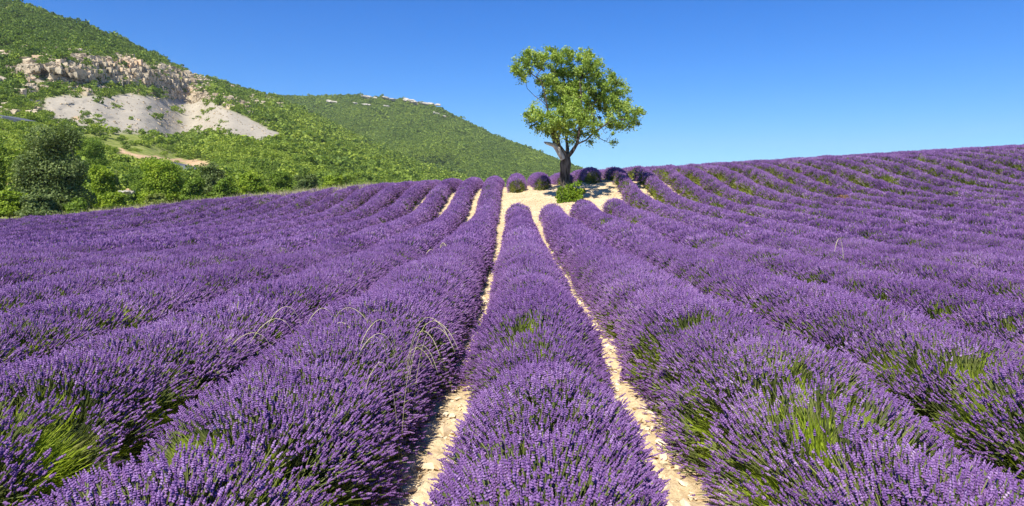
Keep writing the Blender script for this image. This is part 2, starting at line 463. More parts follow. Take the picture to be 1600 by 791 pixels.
# green patches asked for by the photo: (x, y) of the patch on the rows at about Z, radius
GP = []
def green_patch(px, py, rad, amt=1.0, zt=0.62):
    # walk out along the ray to where it meets the top of the lavender
    for Yd in np.arange(2.0, 58, 0.05):
        p = at(px, py, Yd)
        if p[2] <= gz(p[0], p[1]) + zt:
            GP.append((p[0], p[1], rad, amt)); return
for g in [(100, 765, .45), (165, 735, .3), (40, 695, .3), (700, 560, .06), (60, 740, .42), (120, 700, .30), (20, 770, .4), (270, 555, .25), (118, 545, .28), (285, 650, .35), (330, 620, .25), (590, 580, .30), (655, 535, .18),
          (560, 570, .22), (800, 735, .12), (860, 712, .14), (850, 625, .2), (760, 640, .15), (1250, 700, .35), (1340, 690, .4), (1200, 655, .3), (1450, 745, .35),
          (1130, 720, .3), (1400, 600, .35), (1500, 620, .4), (1560, 600, .35), (1300, 540, .3), (1540, 660, .35), (1190, 560, .2), (1400, 640, .3), (570, 660, .12),
          (1300, 295, .5), (1290, 230, .4), (1180, 350, .3), (1320, 640, .35), (490, 560, .15), (240, 750, .3), (1580, 540, .3),
          (375, 465, .4), (50, 490, .4), (160, 430, .5), (80, 405, .6), (490, 350, .6), (1500, 512, .5), (1250, 640, .3), (1100, 380, .3), (560, 735, .15), (440, 755, .2)]:
    green_patch(g[0], g[1], g[2]*(0.42 if g[1] < 590 else 0.95), 1.4 if g[1] > 590 else 1.0, 0.55)
GP = np.array(GP)

def row_geometry(k, y0, y1, cap0, cap1, seed):
    """returns tufts for row k between y0 and y1"""
    r = np.random.default_rng(1000 + seed)
    xc = X0 + PITCH * k
    cells = []
    y = y0
    while y < y1:
        lod = 0 if y < 6.5 else (1 if y < 17 else 2)
        sp = (0.115, 0.130, 0.165)[lod] if y < 32 else 0.20
        cells.append((y, sp, lod)); y += sp
    ys, ts, lods, sps = [], [], [], []
    for (y, sp, lod) in cells:
        n = int(round(2.25 / (sp*0.92)))
        t = (np.arange(n) + r.uniform(0, 1, n)) / n
        ts.append(t); ys.append(y + r.uniform(0, sp, n)); lods.append(np.full(n, lod)); sps.append(np.full(n, sp))
    ys, ts, lods, sps = map(np.concatenate, (ys, ts, lods, sps))
    return xc, ys, ts, lods, sps, r

def plant_mod(k, y):
    """each plant along the row bulges a little: 0 at joins .. 1 at centres, and the offset from its centre"""
    ln = 1.15
    yy = y + 0.35*np.sin(y*0.9 + k*1.7) + k*0.37
    ph = (yy/ln) % 1.0 - 0.5
    return 1 - (2*np.abs(ph))**2.2, ph*ln

def lavender_row(k, y0, y1, cap0, cap1, label, name='lavender_row', cat='lavender row', group='rows of lavender', H=0.80, W=0.61, endgreen=0.0):
    xc, ys, t, lod, sps, r = row_geometry(k, y0, y1, cap0, cap1, int((k+40)*7 + y0))
    def capf(y):
        c = np.ones_like(y); tilt = np.zeros_like(y)
        if cap0:
            e = np.clip((y - y0)/0.75, 0, 1); c *= np.sqrt(1-(1-e)**2)*0.97+0.03; tilt -= (1-e)
        if cap1:
            e = np.clip((y1 - y)/0.75, 0, 1); c *= np.sqrt(1-(1-e)**2)*0.97+0.03; tilt += (1-e)
        return c, tilt
    def shape(y, t):
        """mound centre, inner radius point and direction"""
        c, tilt = capf(y)
        b, off = plant_mod(k, y)
        g = 1 + 0.06*(b-0.6) + 0.24*(fbm(y*0.6, np.full_like(y, k*3.1), s=2, o=2) - 0.5)
        a = t*math.pi
        far = sstep(20, 34, y); mid = sstep(5, 8, y)*(1-sstep(19, 27, y)); eg = noise(y*1.9, np.full_like(y, k*7.7) + 3*(t > .5), s=14) - 0.5
        open_side = ((k == 0) | ((k in (-1,)) & (t <= .5)) | ((k in (1,)) & (t > .5)))*1.0
        wide = (1 - open_side)*(1 - sstep(17, 28, y))
        wx = W*g*c*(1 - (0.14 + 0.13*(-7 <= k <= -2) + 0.15*(4 <= k <= 12))*far + 0.08*mid*(1-wide) + 0.27*wide + 0.10*(abs(k) == 1)*(open_side)*(y < 12) + 0.16*eg); hz = H*g*(0.25+0.75*c)*(1-0.13*far*(k > -12))
        return a, wx, hz, c, tilt, b, off
    a, wx, hz, c, tilt, b, off = shape(ys, t)
    root = empty(name, (xc, (y0+y1)/2, float(gz(xc, (y0+y1)/2))))
    ro = np.array(root.location)
    tag(root, label, cat, group)
    # foliage core
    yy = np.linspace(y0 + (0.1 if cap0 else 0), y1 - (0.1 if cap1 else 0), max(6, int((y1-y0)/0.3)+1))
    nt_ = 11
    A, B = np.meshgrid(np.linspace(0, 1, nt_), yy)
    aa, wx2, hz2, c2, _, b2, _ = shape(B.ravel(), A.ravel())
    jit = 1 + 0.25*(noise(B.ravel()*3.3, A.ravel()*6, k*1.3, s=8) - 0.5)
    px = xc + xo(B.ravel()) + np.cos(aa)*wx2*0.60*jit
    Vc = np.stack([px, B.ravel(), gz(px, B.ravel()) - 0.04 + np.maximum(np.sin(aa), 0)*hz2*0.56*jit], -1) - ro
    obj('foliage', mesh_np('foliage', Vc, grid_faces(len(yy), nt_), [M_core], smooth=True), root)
    # tuft tips on the outer shell
    sx = np.cos(a); sz = np.sin(a)
    tipx = xc + xo(ys) + sx*wx
    flat = ((abs(k) > 1) | ((k == -1) & (t > .5)) | ((k == 1) & (t < .5)))*0.36
    tipz = gz(tipx, ys) + 0.06 + np.maximum(sz, 0)**(0.8 - flat*(1 - sstep(22, 31, ys)))*hz
    tip = np.stack([tipx, ys, tipz], -1)
    D = np.stack([sx*1.0, tilt*0.9 + off*0.6, sz*0.7 + 0.36], -1)
    D += r.normal(0, 0.09, D.shape); D[:, 0] += 0.05
    D /= np.linalg.norm(D, axis=1)[:, None]
    Ls = r.uniform(0.78, 1.16, len(ys)) * (0.6 + 0.4*c)
    P = tip - D * (0.37*Ls)[:, None]
    # cull what no nearby camera position can see
    keep = (np.abs(ys*0.75) + 3.2 > np.abs(tip[:, 0])) & (ys > 1.2)
    # where leafy stems show instead of flowers
    pn = fbm(ys*np.where(ys < 12, 1.7, 1.0), t*3.4, k*2.7, s=21, o=3)
    low = np.minimum(t, 1-t)                       # 0 at the skirts, .5 on top
    side = (t > 0.5)                               # the side facing -X
    green = 0.45*(pn > 0.68) + 0.30*(pn > 0.61)
    green = np.maximum(green, (low < 0.10)*0.4)
    green = np.maximum(green, 0.06)
    gpm = np.zeros(len(ys))
    if k > 0:
        upl = sstep(14, 30, ys) * sstep(0.3, 5, k)
        green = np.maximum(green, upl * sstep(0.52, 0.78, t) * (0.55 + 0.40*sstep(0.40, 0.56, pn)))
        green = np.maximum(green, (ys < 14) * sstep(0.56, 0.86, t) * 0.46)
    else:
        green = np.maximum(green, sstep(12, 26, ys) * sstep(0.72, 0.95, 1-t) * 0.55)
    for gx_, gy_, gr, ga in GP:
        if abs(gx_ - xc) < 1.4:
            d = np.hypot((tip[:, 0]-gx_), (ys-gy_)*0.8)
            gpm = np.maximum(gpm, 1 - sstep(gr*0.5, gr*1.4, d))
            green = np.maximum(green, ga * 0.80 * (1 - sstep(gr*0.25, gr*1.15, d))*(0.35+0.65*(noise(tip[:, 0]*7, ys*7, s=55) > .45)))
    if cap0 and endgreen: green = np.maximum(green, endgreen*(tilt < -0.35)*(low < 0.30 + 0.1*pn))
    isg = r.uniform(0, 1, len(ys)) < green
    gmix = green > 0.5
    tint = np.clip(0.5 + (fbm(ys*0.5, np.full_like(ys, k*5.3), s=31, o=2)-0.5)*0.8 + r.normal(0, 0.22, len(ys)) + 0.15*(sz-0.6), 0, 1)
    spin = r.uniform(0, 6.28, len(ys))
    rot = euler_to(D, spin)
    base_s = np.array([1.0, 1.05, 1.15])[lod] * np.where(sps > 0.19, 1.15, 1.0)
    for grp, colls, nm, npick in ((~isg, SP, 'flower_spikes', (6, 5, 5)), (isg, LF, 'leafy_stems', (4, 4, 4))):
        for l in range(3):
            m = keep & grp & (lod == l)
            if m.sum() < 3: continue
            s = base_s[m]*Ls[m]*(0.88 if nm == 'leafy_stems' else 1.0)
            w_ = base_s[m]*r.uniform(.8, 1.2, m.sum()); scl = np.stack([w_, w_, s], -1)
            pk = r.integers(0, npick[l], m.sum())
            tn = tint[m] if nm == 'flower_spikes' else np.clip(0.12 + 0.44*(ys[m] < 16) + r.normal(0, .16, m.sum()) + 0.5*gpm[m] + 0.3*(pn[m] > .6), 0, 1)
            scatter(nm, P[m]-ro, rot[m], scl, pk, tn, colls[l], root)
    return root

ORD = ['zeroth', 'first', 'second', 'third', 'fourth', 'fifth', 'sixth', 'seventh', 'eighth', 'ninth', 'tenth', 'eleventh', 'twelfth', 'thirteenth', 'fourteenth',
       'fifteenth', 'sixteenth', 'seventeenth', 'eighteenth', 'nineteenth', 'twentieth', 'twenty-first', 'twenty-second', 'twenty-third', 'twenty-fourth', 'twenty-fifth', 'twenty-sixth', 'twenty-seventh', 'twenty-eighth']
def near_y(xc): return max(1.3, (abs(xc) - 3.4)/0.75)
for k in range(-22, 27):
    xc = X0 + PITCH*k
    if k in (0, 1, 2, 3):
        lab = {0: 'purple lavender row rising straight up the middle between the two open stony furrows',
               1: 'purple lavender row whose rounded end lies in front of the shrub at the tree foot',
               2: 'purple lavender row ending just right of the shrub at the tree foot',
               3: 'purple lavender row ending at the bare soil in front of the tree shadow'}[k]
        lavender_row(k, near_y(xc), (34.2, 34.0, 34.6, 35.2)[k], False, True, lab)
    elif k == 4:
        lavender_row(k, near_y(xc), 59, False, False, 'purple lavender row running up past the tree shadow, first unbroken one right of the tree')
    elif k < 0:
        e = 59 if k > -6 else max(46, 59 + (k+6)*1.3)
        lab = 'lavender row on the left, %s one left of the middle row' % ORD[-k]
        if k == -1: lab = 'purple lavender row left of the left stony furrow, with dry grass stalks in it'
        lavender_row(k, near_y(xc), e, False, e < 59, lab)
    else:
        lavender_row(k, near_y(xc), 59, False, False, 'lavender row on the right, %s one after the row past the tree shadow' % ORD[k-4])
ENDS = {0: (42.6, 'lavender row end with a bright green front, beyond the bare soil, left of the tree'),
        1: (42.8, 'rounded lavender row end with dark green front close to the left of the trunk'),
        2: (45.0, 'lavender row end partly hidden behind the tree trunk'),
        3: (42.9, 'dark green rounded row end in the tree shade, right of the trunk')}
for k, (ya, lab) in ENDS.items():
    lavender_row(k, ya, 59, True, False, lab, group='row ends beyond the tree', H=0.86 if k != 2 else 0.7, endgreen=0.95 if k != 2 else 0.3)

# ------------------------------------------------------------------ stones
def stone_mesh(seed):
    r = np.random.default_rng(seed)
    P = r.normal(size=(14, 3)); P /= np.linalg.norm(P, axis=1)[:, None]
    P *= np.array([1, 0.8, 0.5]) * r.uniform(0.8, 1.1, (14, 1))
    import bmesh
    bm = bmesh.new()
    for p in P: bm.verts.new(p)
    res = bmesh.ops.convex_hull(bm, input=bm.verts)
    for v in [v for v in bm.verts if not v.link_faces]: bm.verts.remove(v)
    bmesh.ops.triangulate(bm, faces=bm.faces)
    me = bpy.data.meshes.new('stone'); bm.to_mesh(me); bm.free(); me.materials.append(M_stone)
    return me
STONES = [stone_mesh(i) for i in range(8)]
r = np.random.default_rng(5)
for i in range(250):
    fx = X0 - 0.8 if i % 2 else X0 + 0.8
    y = 3.6 + 8.5*r.uniform()**1.7
    x = fx + float(xo(y)) + r.normal(0, 0.11)
    s = r.uniform(0.018, 0.05) if r.random() < .8 else r.uniform(0.05, 0.075)
    o = obj('stone', STONES[r.integers(8)], ground)
    o.location = (x, y, float(gz(x, y)) + 0.045 + s*0.15); o.scale = (s*1.2, s, s)
    o.rotation_euler = (r.normal(0, .3), r.normal(0, .3), r.uniform(0, 6.28))
stone_coll = proto_coll('stone_scatter', STONES)
n = 5200
xs = np.where(r.uniform(size=n) < .5, X0-.8, X0+.8) + r.normal(0, .14, n); ys = 2.6 + 22*r.uniform(size=n)**1.5
s = np.exp(r.normal(-4.35, .5, n))*(1 + ys/25); xs = xs + xo(ys)
scatter('furrow_gravel', np.stack([xs, ys, gz(xs, ys) + 0.035*(ys < 12.8)], -1), np.stack([r.normal(0, .4, n), r.normal(0, .4, n), r.uniform(0, 6, n)], -1), s, r.integers(0, 8, n), s*0, stone_coll, ground)
n = 9000
xs = np.where(r.uniform(size=n) < 0.5, r.uniform(-14, 16, n), r.uniform(-1, 8.5, n))
ys = np.where(r.uniform(size=n) < 0.6, r.uniform(30, 46, n), r.uniform(4, 46, n))
s = r.uniform(0.015, 0.055, n)
scatter('small_stones', np.stack([xs, ys, gz(xs, ys) + 0.01], -1), np.stack([r.normal(0, .3, n), r.normal(0, .3, n), r.uniform(0, 6, n)], -1), s, r.integers(0, 8, n), s*0, stone_coll, ground)

# ------------------------------------------------------------------ tree builder
def colonize(nodes, parents, attractors, D, infl, kill, iters, r, bias=(0, 0, 0.05)):
    N_ = [np.array(p, float) for p in nodes]; Pa = list(parents)
    A = np.array(attractors, float)
    arr = np.array(N_)
    d = np.linalg.norm(A[:, None] - arr[None], axis=2); ni = d.argmin(1); nd = d.min(1)
    alive = nd > kill
    for it in range(iters):
        A, ni, nd = A[alive], ni[alive], nd[alive]
        if not len(A): break
        act = nd < infl
        if not act.any(): break
        arr = np.array(N_)
        dirs = A[act] - arr[ni[act]]; dirs /= np.linalg.norm(dirs, axis=1)[:, None]
        acc = {}
        for i_, dd in zip(ni[act], dirs):
            acc[i_] = acc.get(i_, 0) + dd
        new = []
        for i_, dd in acc.items():
            dd = dd / (np.linalg.norm(dd)+1e-9) + np.array(bias) + r.normal(0, 0.16, 3)
            dd /= np.linalg.norm(dd)
            new.append(arr[i_] + dd*D); Pa.append(i_)
        s0 = len(N_); N_ += new
        na = np.array(new)
        d2 = np.linalg.norm(A[:, None] - na[None], axis=2)
        j = d2.argmin(1); dm = d2.min(1); b = dm < nd
        ni = np.where(b, s0 + j, ni); nd = np.where(b, dm, nd)
        alive = nd > kill
    return np.array(N_), np.array(Pa)
def pipe_radii(Pa, tipr, ex):
    n = len(Pa); acc = np.zeros(n)
    for i in range(n-1, -1, -1):
        if acc[i] == 0: acc[i] = tipr**ex
        if Pa[i] >= 0: acc[Pa[i]] += acc[i]
    return acc**(1/ex)
def branch_mesh(Nn, Pa, rad, minr, name, mats, wob=0.0, fixed=()):
    n = len(Nn); ch = [[] for _ in range(n)]
    for i in range(n):
        if Pa[i] >= 0: ch[Pa[i]].append(i)
    mb = MB(); stack = [(0, None)]
    while stack:
        s, par = stack.pop()
        pts = [] if par is None else [par]
        cur = s
        while True:
            pts.append(cur)
            if not ch[cur]: break
            c = sorted(ch[cur], key=lambda q: -rad[q])
            for q in c[1:]: stack.append((q, cur))
            cur = c[0]
        rr = rad[pts].copy()
        if par is not None: rr[0] = min(rr[0], rr[1]*1.25)
        keep = [i for i in range(len(pts)) if rr[i] >= minr]
        if len(keep) < 2: continue
        pts = np.array(pts)[keep]; rr = rr[keep]
        tube_to(mb, Nn[pts], rr, 12 if rr.max() > 0.12 else (6 if rr.max() > 0.03 else 4), 0, wob if rr.max() > 0.08 else 0)
    return mb.mesh(name, mats, smooth=True)
def leaf_quads(C, r, size, up=0.3, aspect=0.55, shade=None, out=None):
    n = len(C)
    nrm = r.normal(size=(n, 3)) + [0, 0, up*2.2]
    if out is not None: nrm += out*0.8
    nrm /= np.linalg.norm(nrm, axis=1)[:, None]
    u = np.cross(nrm, r.normal(size=(n, 3))); u /= np.linalg.norm(u, axis=1)[:, None]
    w = np.cross(nrm, u)
    s = size * r.uniform(0.6, 1.25, n)[:, None]
    V = np.stack([C - u*s, C + w*s*aspect + nrm*s*.12, C + u*s, C - w*s*aspect + nrm*s*.12], 1).reshape(-1, 3)
    Fc = np.arange(4*n).reshape(-1, 4)
    sh = r.uniform(0, 1, n) if shade is None else shade
    return V, Fc, np.repeat(sh, 4)

# ---- the lone tree
TY = 39.6
tb = at(887, 300, TY); tb[2] = gz(tb[0], TY)
def zt(zx, zy, dy=0.0):                       # from the enlarged view of the photo to the place
    return at(760 + zx/2.825, 50 + zy/2.825, TY + dy) - tb
def tree_limbs():
    nodes, par = [], []
    def chain(pts, p, sub=2):
        idx = p; out = []
        for q in pts:
            q = np.array(q); prev = nodes[idx] if idx >= 0 else q
            if idx < 0:
                nodes.append(q); par.append(-1); idx = len(nodes)-1; out.append(idx); continue
            for s_ in range(1, sub+1):
                nodes.append(prev + (q-prev)*s_/sub); par.append(idx); idx = len(nodes)-1
            out.append(idx)
        return out
    z0 = np.array([0, 0, -0.15])
    t = chain([z0, zt(350, 680), zt(346, 640), zt(348, 600), zt(350, 562)], -1)
    l = chain([zt(330, 530, -.1), zt(308, 498, -.2), zt(300, 455, -.3), zt(282, 400, -.5), zt(268, 330, -.7), zt(258, 275, -.9), zt(240, 215, -1.0), zt(200, 185, -1.1)], t[-1])
    chain([zt(240, 300, -.7), zt(215, 285, -.6), zt(180, 250, -.5)], l[4])
    chain([zt(235, 350, -1.2), zt(190, 370, -1.6)], l[3])
    m = chain([zt(358, 520, .4), zt(352, 460, .7), zt(345, 400, 1.0), zt(350, 320, 1.2), zt(345, 230, 1.3), zt(330, 140, 1.2)], t[-1])
    chain([zt(385, 430, 1.6), zt(430, 350, 2.4), zt(470, 280, 2.6)], m[1])
    chain([zt(320, 470, -.9), zt(330, 420, -1.7), zt(345, 350, -2.2)], l[0])
    q = chain([zt(378, 528, 0), zt(400, 495, -.1), zt(410, 440, -.3), zt(413, 370, -.4), zt(420, 290, -.4), zt(412, 220, -.3), zt(440, 150, -.1)], t[-1])
    w = chain([zt(440, 478, -.3), zt(475, 445, -.6), zt(540, 400, -.8), zt(600, 385, -1.0), zt(650, 385, -1.0)], q[1])
    chain([zt(500, 470, -.2), zt(530, 485, 0), zt(550, 492, 0)], w[1])
    chain([zt(262, 430, -.9), zt(225, 425, -1.1), zt(200, 410, -1.1)], l[2])
    chain([zt(460, 330, .4), zt(520, 260, .7), zt(560, 230, .8)], q[3])
    chain([zt(440, 400, -1.3), zt(470, 350, -1.9)], q[2])
    return nodes, par
def ell_pts(lobes, r, n):
    W = np.array([l[3]*l[4]*l[5] for l in lobes], float); W /= W.sum()
    out = []
    for l, c in zip(lobes, r.multinomial(n, W)):
        p = r.normal(size=(c, 3)); p /= np.linalg.norm(p, axis=1)[:, None]
        p *= (r.uniform(0.15, 1, c)**0.42)[:, None]
        out.append(np.array(l[:3]) + p*np.array(l[3:]))
    return np.vstack(out)
zs = 2.825*F/TY                                # enlarged pixels per metre
LB = [(235, 425, -1.2, 50, 30), (195, 395, -.9, 45, 28), (285, 445, -.4, 45, 24), (545, 490, -.5, 32, 20), (480, 470, -.9, 50, 28), (655, 410, -.2, 40, 26), (150, 165, -1.0, 55, 60), (200, 110, -.6, 55, 42), (290, 120, 0.3, 80, 55), (355, 105, .2, 85, 50), (440, 150, 0, 80, 65), (520, 220, .3, 85, 65), (580, 235, .5, 55, 50), (590, 310, 0, 70, 50),
      (640, 365, -.6, 62, 42), (560, 400, -.6, 60, 45), (605, 425, -.6, 45, 25), (500, 440, -.5, 70, 50), (530, 488, -.2, 36, 22), (450, 400, -1.8, 60, 55), (370, 375, -2.2, 90, 55), (300, 400, -1.6, 70, 50),
      (340, 440, -.8, 80, 40), (215, 375, -1.5, 60, 38), (170, 370, -1.4, 35, 30), (260, 430, -1.0, 45, 28), (205, 335, -1.0, 50, 28), (300, 270, .4, 75, 60), (345, 210, 1.2, 95, 70), (430, 280, 1.6, 90, 90), (400, 330, -.4, 70, 60),
      (520, 330, 1.6, 75, 70), (270, 200, -.6, 60, 50), (430, 460, .8, 60, 40), (360, 300, 2.3, 90, 90)]
lobes = []
for (cx_, cy_, dy, rx, rz) in LB:
    p = zt(cx_, cy_, dy); lobes.append((p[0], p[1], p[2], rx/zs, max(rx, rz)/zs*1.05, rz/zs))
r = np.random.default_rng(42)
A = ell_pts(lobes, r, 1900)
nd0, pa0 = tree_limbs()
Nn, Pa = colonize(nd0, pa0, A, 0.17, 1.7, 0.24, 70, r)
rad = pipe_radii(Pa, 0.0095, 2.5)
rad = np.minimum(rad, 0.40)
for i, v in zip(range(0, 9), (0.50, 0.38, 0.31, 0.28, 0.27, 0.27, 0.28, 0.30, 0.28)): rad[i] = v
rad = np.maximum(rad, 0.010)
for i, v in zip(range(9, 16), (0.26, 0.25, 0.23, 0.22, 0.20, 0.18, 0.15)): rad[i] = max(rad[i], v)
for i in np.where((np.arange(len(Pa)) < len(nd0)) & (Nn[:, 2] < 3.0) & (np.arange(len(Pa)) > 15))[0]: rad[i] = max(rad[i], 0.23 - 0.045*Nn[i, 2])
tree = empty('oak_tree', tuple(tb))
tag(tree, 'lone green leafy tree with forked dark trunk standing on the bare soil amid the lavender', 'tree')
obj('trunk', branch_mesh(Nn, Pa, rad, 0.0, 'trunk', [M_bark], wob=0.35), tree)
mb = MB()
tube_to(mb, np.array([zt(338, 562, -.25), zt(326, 540, -.30), zt(312, 515, -.34), zt(298, 500, -.38), zt(278, 494, -.42), zt(262, 490, -.46), zt(254, 486, -.5)]),
        [0.16, 0.17, 0.15, 0.12, 0.10, 0.07, 0.025], 8, 0, 0.3)
db = obj('dead_limb', mb.mesh('dead_limb', [M_dead], smooth=True), tree); db['label'] = 'bleached broken limb'
nch = np.bincount(Pa[Pa >= 0], minlength=len(Pa))
thin = np.where((rad < 0.03) & (np.arange(len(Pa)) > len(nd0)))[0]
tips = thin
keepn = fbm(Nn[tips, 0]*1.1, Nn[tips, 1]*1.1, Nn[tips, 2]*1.1, s=77, o=2)
tips = tips[(keepn > 0.41) & (r.uniform(size=len(tips)) < .76)]
print('tree nodes', len(Nn), 'leafy', len(tips))
per = max(4, int(56000/len(tips)))
C = np.repeat(Nn[tips], per, 0); C = C + r.normal(0, 0.10, C.shape)*np.repeat(r.uniform(.5, 1.5, len(tips)), per)[:, None]
cl = np.repeat(np.clip(0.52 + r.normal(0, .26, len(tips)), 0, 1), per)
V, Fc, sh = leaf_quads(C, r, 0.068, up=0.35, shade=np.clip(cl + r.normal(0, .18, len(C)), 0, 1))
obj('leaves', mesh_np('leaves', V, Fc, [M_oak], attrs={'shade': ('FLOAT', sh)}), tree, 'stuff')

# ---- shrub of suckers round the foot
def bush_mesh(lobes, n, size, m, r, stems=18, up=0.3):
    mb = MB(); P = ell_pts(lobes, r, n)
    c0 = P.mean(0)
    d = P - c0; L = np.linalg.norm(d, axis=1)[:, None]
    V, Fc, sh = leaf_quads(P, r, size, up=up, aspect=0.6, out=d/(L+1e-6),
                           shade=np.clip(0.5 + (fbm(P[:, 0]*1.7, P[:, 1]*1.7, P[:, 2]*1.7, s=9, o=2)-.5)*1.1 + r.normal(0, .16, n), 0, 1))
    return mesh_np('leaves', V, Fc, [m], attrs={'shade': ('FLOAT', sh)})
sb = empty('shrub', (tb[0]-0.12, TY-0.70, float(gz(tb[0], TY-.70))))
tag(sb, 'bright green leafy shrub growing round the foot of the lone tree', 'shrub')
lb = [(0, 0, .45, .62, .5, .5), (.55, .2, .5, .55, .5, .5), (.9, .35, .35, .4, .4, .38), (-.3, .1, .55, .42, .4, .62), (.05, -.45, .18, .7, .4, .2), (.2, .2, .9, .4, .4, .45), (-.35, .2, .95, .25, .3, .4)]
lb = [(l[0], l[1], l[2]*.85, l[3]*.8, l[4]*.8, l[5]*.8) for l in lb] + [(-.5, -.3, .12, .3, .25, .2), (.75, -.35, .14, .3, .25, .22), (.1, -.75, .1, .35, .25, .16), (.35, -.2, .75, .2, .2, .28)]
lb = [tuple(q*(.95 if j > 1 else .92) for j, q in enumerate(l)) for l in lb]
rr_ = np.random.default_rng(91)
lb = lb[:1] + lb[1:6:2] + [(rr_.normal(.1, .42), rr_.normal(-.1, .3), abs(rr_.normal(.25, .38)), *(rr_.uniform(.12, .26, 3))) for _ in range(26)]
obj('leaves', bush_mesh(lb, 4200, 0.07, M_sucker, np.random.default_rng(4)), sb, 'stuff')
mb = MB(); r = np.random.default_rng(6)
for i in range(16):
    q = r.normal(0, .3, 2); tube_to(mb, np.array([[q[0]*.3, q[1]*.3, -.05], [q[0]*.8, q[1]*.8, .5], [q[0]*1.3, q[1]*1.3, 1.0]]), [.015, .012, .005], 4)
obj('stems', mb.mesh('stems', [M_bark]), sb)

# ------------------------------------------------------------------ dry grass clumps
def grass_clump(px, py, Yd, n, L, spread, seed, label, lean=0.0):
    r = np.random.default_rng(seed); p = at(px, py, Yd)
    g = float(gz(p[0], p[1]))
    o = empty('dry_grass', (p[0], p[1], g)); tag(o, label, 'dry grass', 'dry grass stalks in the lavender')
    st, hd = MB(), MB()
    for i in range(n):
        b = np.array([r.normal(0, spread*.35), r.normal(0, spread*.35), 0.1])
        a = r.uniform(-0.6, 0.6) + (math.pi if r.random() < .45 else 0) + 0.15
        h = L*r.uniform(.75, 1.1); reach = spread*r.uniform(.5, 1.2) + 0.1
        d = np.array([math.cos(a), math.sin(a)*.7, 0])
        P = np.array([b, b + d*reach*.12 + [0, 0, h*.55], b + d*reach*.4 + [0, 0, h*.92], b + d*reach*.75 + [0, 0, h], b + d*reach*1.12 + [0, 0, h*.90], b + d*reach*1.35 + [0, 0, h*.74]])
        tt = np.linspace(0, 5, 16)
        P = np.stack([np.interp(tt, range(6), P[:, j]) for j in range(3)], -1)
        P[1:-1] = (P[:-2] + P[1:-1]*2 + P[2:])/4; P[1:-1] = (P[:-2] + P[1:-1]*2 + P[2:])/4
        tube_to(st, P[:10], np.linspace(0.0018, 0.0014, 10)*Yd/5.5, 3)
        tube_to(hd, P[9:], np.array([.0012, .002, .0025, .0027, .0024, .0018, .0008])*Yd/5.5, 4)
    obj('stalks', st.mesh('stalks', [M_straw]), o, 'stuff'); obj('seed_heads', hd.mesh('seed_heads', [M_straw]), o, 'stuff')
for a_ in [(492, 600, 5.9, 6, .92, .22, 1, 'pale dry grass stalks arching over the lavender left of the furrow, leftmost clump'),
           (632, 620, 5.3, 8, .88, .2, 2, 'pale dry grass stalks beside the left furrow, densest clump'),
           (560, 560, 6.6, 3, .92, .2, 3, 'few thin dry grass stalks sticking up between the two dense dry clumps'),
           (632, 690, 4.6, 2, .82, .14, 4, 'low dry grass stalks hanging over the near end of the left furrow'),
           (686, 380, 17, 3, .80, .14, 5, 'small pale dry grass tuft in the lavender down left of the tree'),
           (1320, 430, 13, 1, .98, .05, 6, 'single pale dry stalk standing in the lavender on the right'),
           (1226, 420, 15, 1, .86, .05, 7, 'short pale dry stalk in the lavender right of the middle')]:
    grass_clump(*a_)
# withered plant on the right slope
p = at(1311, 292, 33.0); g = float(gz(p[0], p[1]))
wp = empty('withered_bush', (p[0], p[1]-0.4, g)); tag(wp, 'withered brown and green lavender bush at a gap high on the right slope', 'bush')
obj('leaves', bush_mesh([(0, 0, .35, .5, .35, .4)], 900, .05, M_dryleaf, np.random.default_rng(8)), wp, 'stuff')

# ------------------------------------------------------------------ hills
def build_hill(name, us, vs_n, base, skyline, y_at, dens_fn, cover_fn, rough, seed):
    """a hillside as a sheet: for each bearing u the slope climbs from its foot to its ridge"""
    U = us[None, :]*np.ones((vs_n, 1)); t = np.linspace(0, 1, vs_n)[:, None]
    V = base(us)[None] + (skyline(us) - base(us))[None]*t
    G = dens_fn(U, V, t)                       # relative distance gained per step upwards
    C = np.cumsum(G, 0); C -= C[:1]
    y0, y1 = y_at(us)
    Yd = y0[None] + (y1 - y0)[None]*C/C[-1:]
    fade = sstep(0, 0.08, t)*(1 - 0.6*sstep(0.93, 1, t))
    kk = np.hanning(35); kk /= kk.sum()
    Yd = np.stack([np.convolve(np.pad(q, 17, mode='edge'), kk, 'valid') for q in Yd])
    Yd = Yd + rough(U, V, Yd)*fade
    P = np.stack([(U-800)/F*Yd, Yd, (HOR-V)/F*Yd], -1)
    # rounded back side behind the ridge
    back = []
    for d, dz in ((6, -0.3), (20, -3), (60, -18), (200, -90)):
        b = P[-1].copy(); b[:, 1] += d; b[:, 0] *= 1 + d/np.maximum(P[-1][:, 1], 1)*0.5; b[:, 2] += dz; back.append(b[None])
    A = np.concatenate([P] + back, 0)
    cov = cover_fn(U, V, Yd)
    cov = np.concatenate([cov, np.repeat(cov[-1:], 4, 0)], 0)
    me = mesh_np(name, A.reshape(-1, 3), grid_faces(A.shape[0], A.shape[1]), [M_hill], smooth=True,
                 attrs={'cover': ('FLOAT_COLOR', np.concatenate([cov, np.ones(cov.shape[:2]+(1,))], -1).reshape(-1, 4))})
    return obj(name, me, kind='structure'), P, U, V, cov[:vs_n]
sk1 = lambda u: np.interp(u, [-700, -300, 0, 30, 100, 200, 250, 300, 350, 400, 430, 500, 600, 700, 800, 900, 1000], [-160, -75, -2, 5, 31, 66, 91, 116, 129, 146, 153, 186, 236, 272, 296, 312, 322])
sk2 = lambda u: np.interp(u, [-200, 300, 380, 430, 470, 500, 560, 600, 640, 680, 720, 770, 830, 900, 960, 1020], [215, 170, 152, 150, 152, 152, 150, 153, 156, 166, 187, 211, 235, 262, 288, 318])
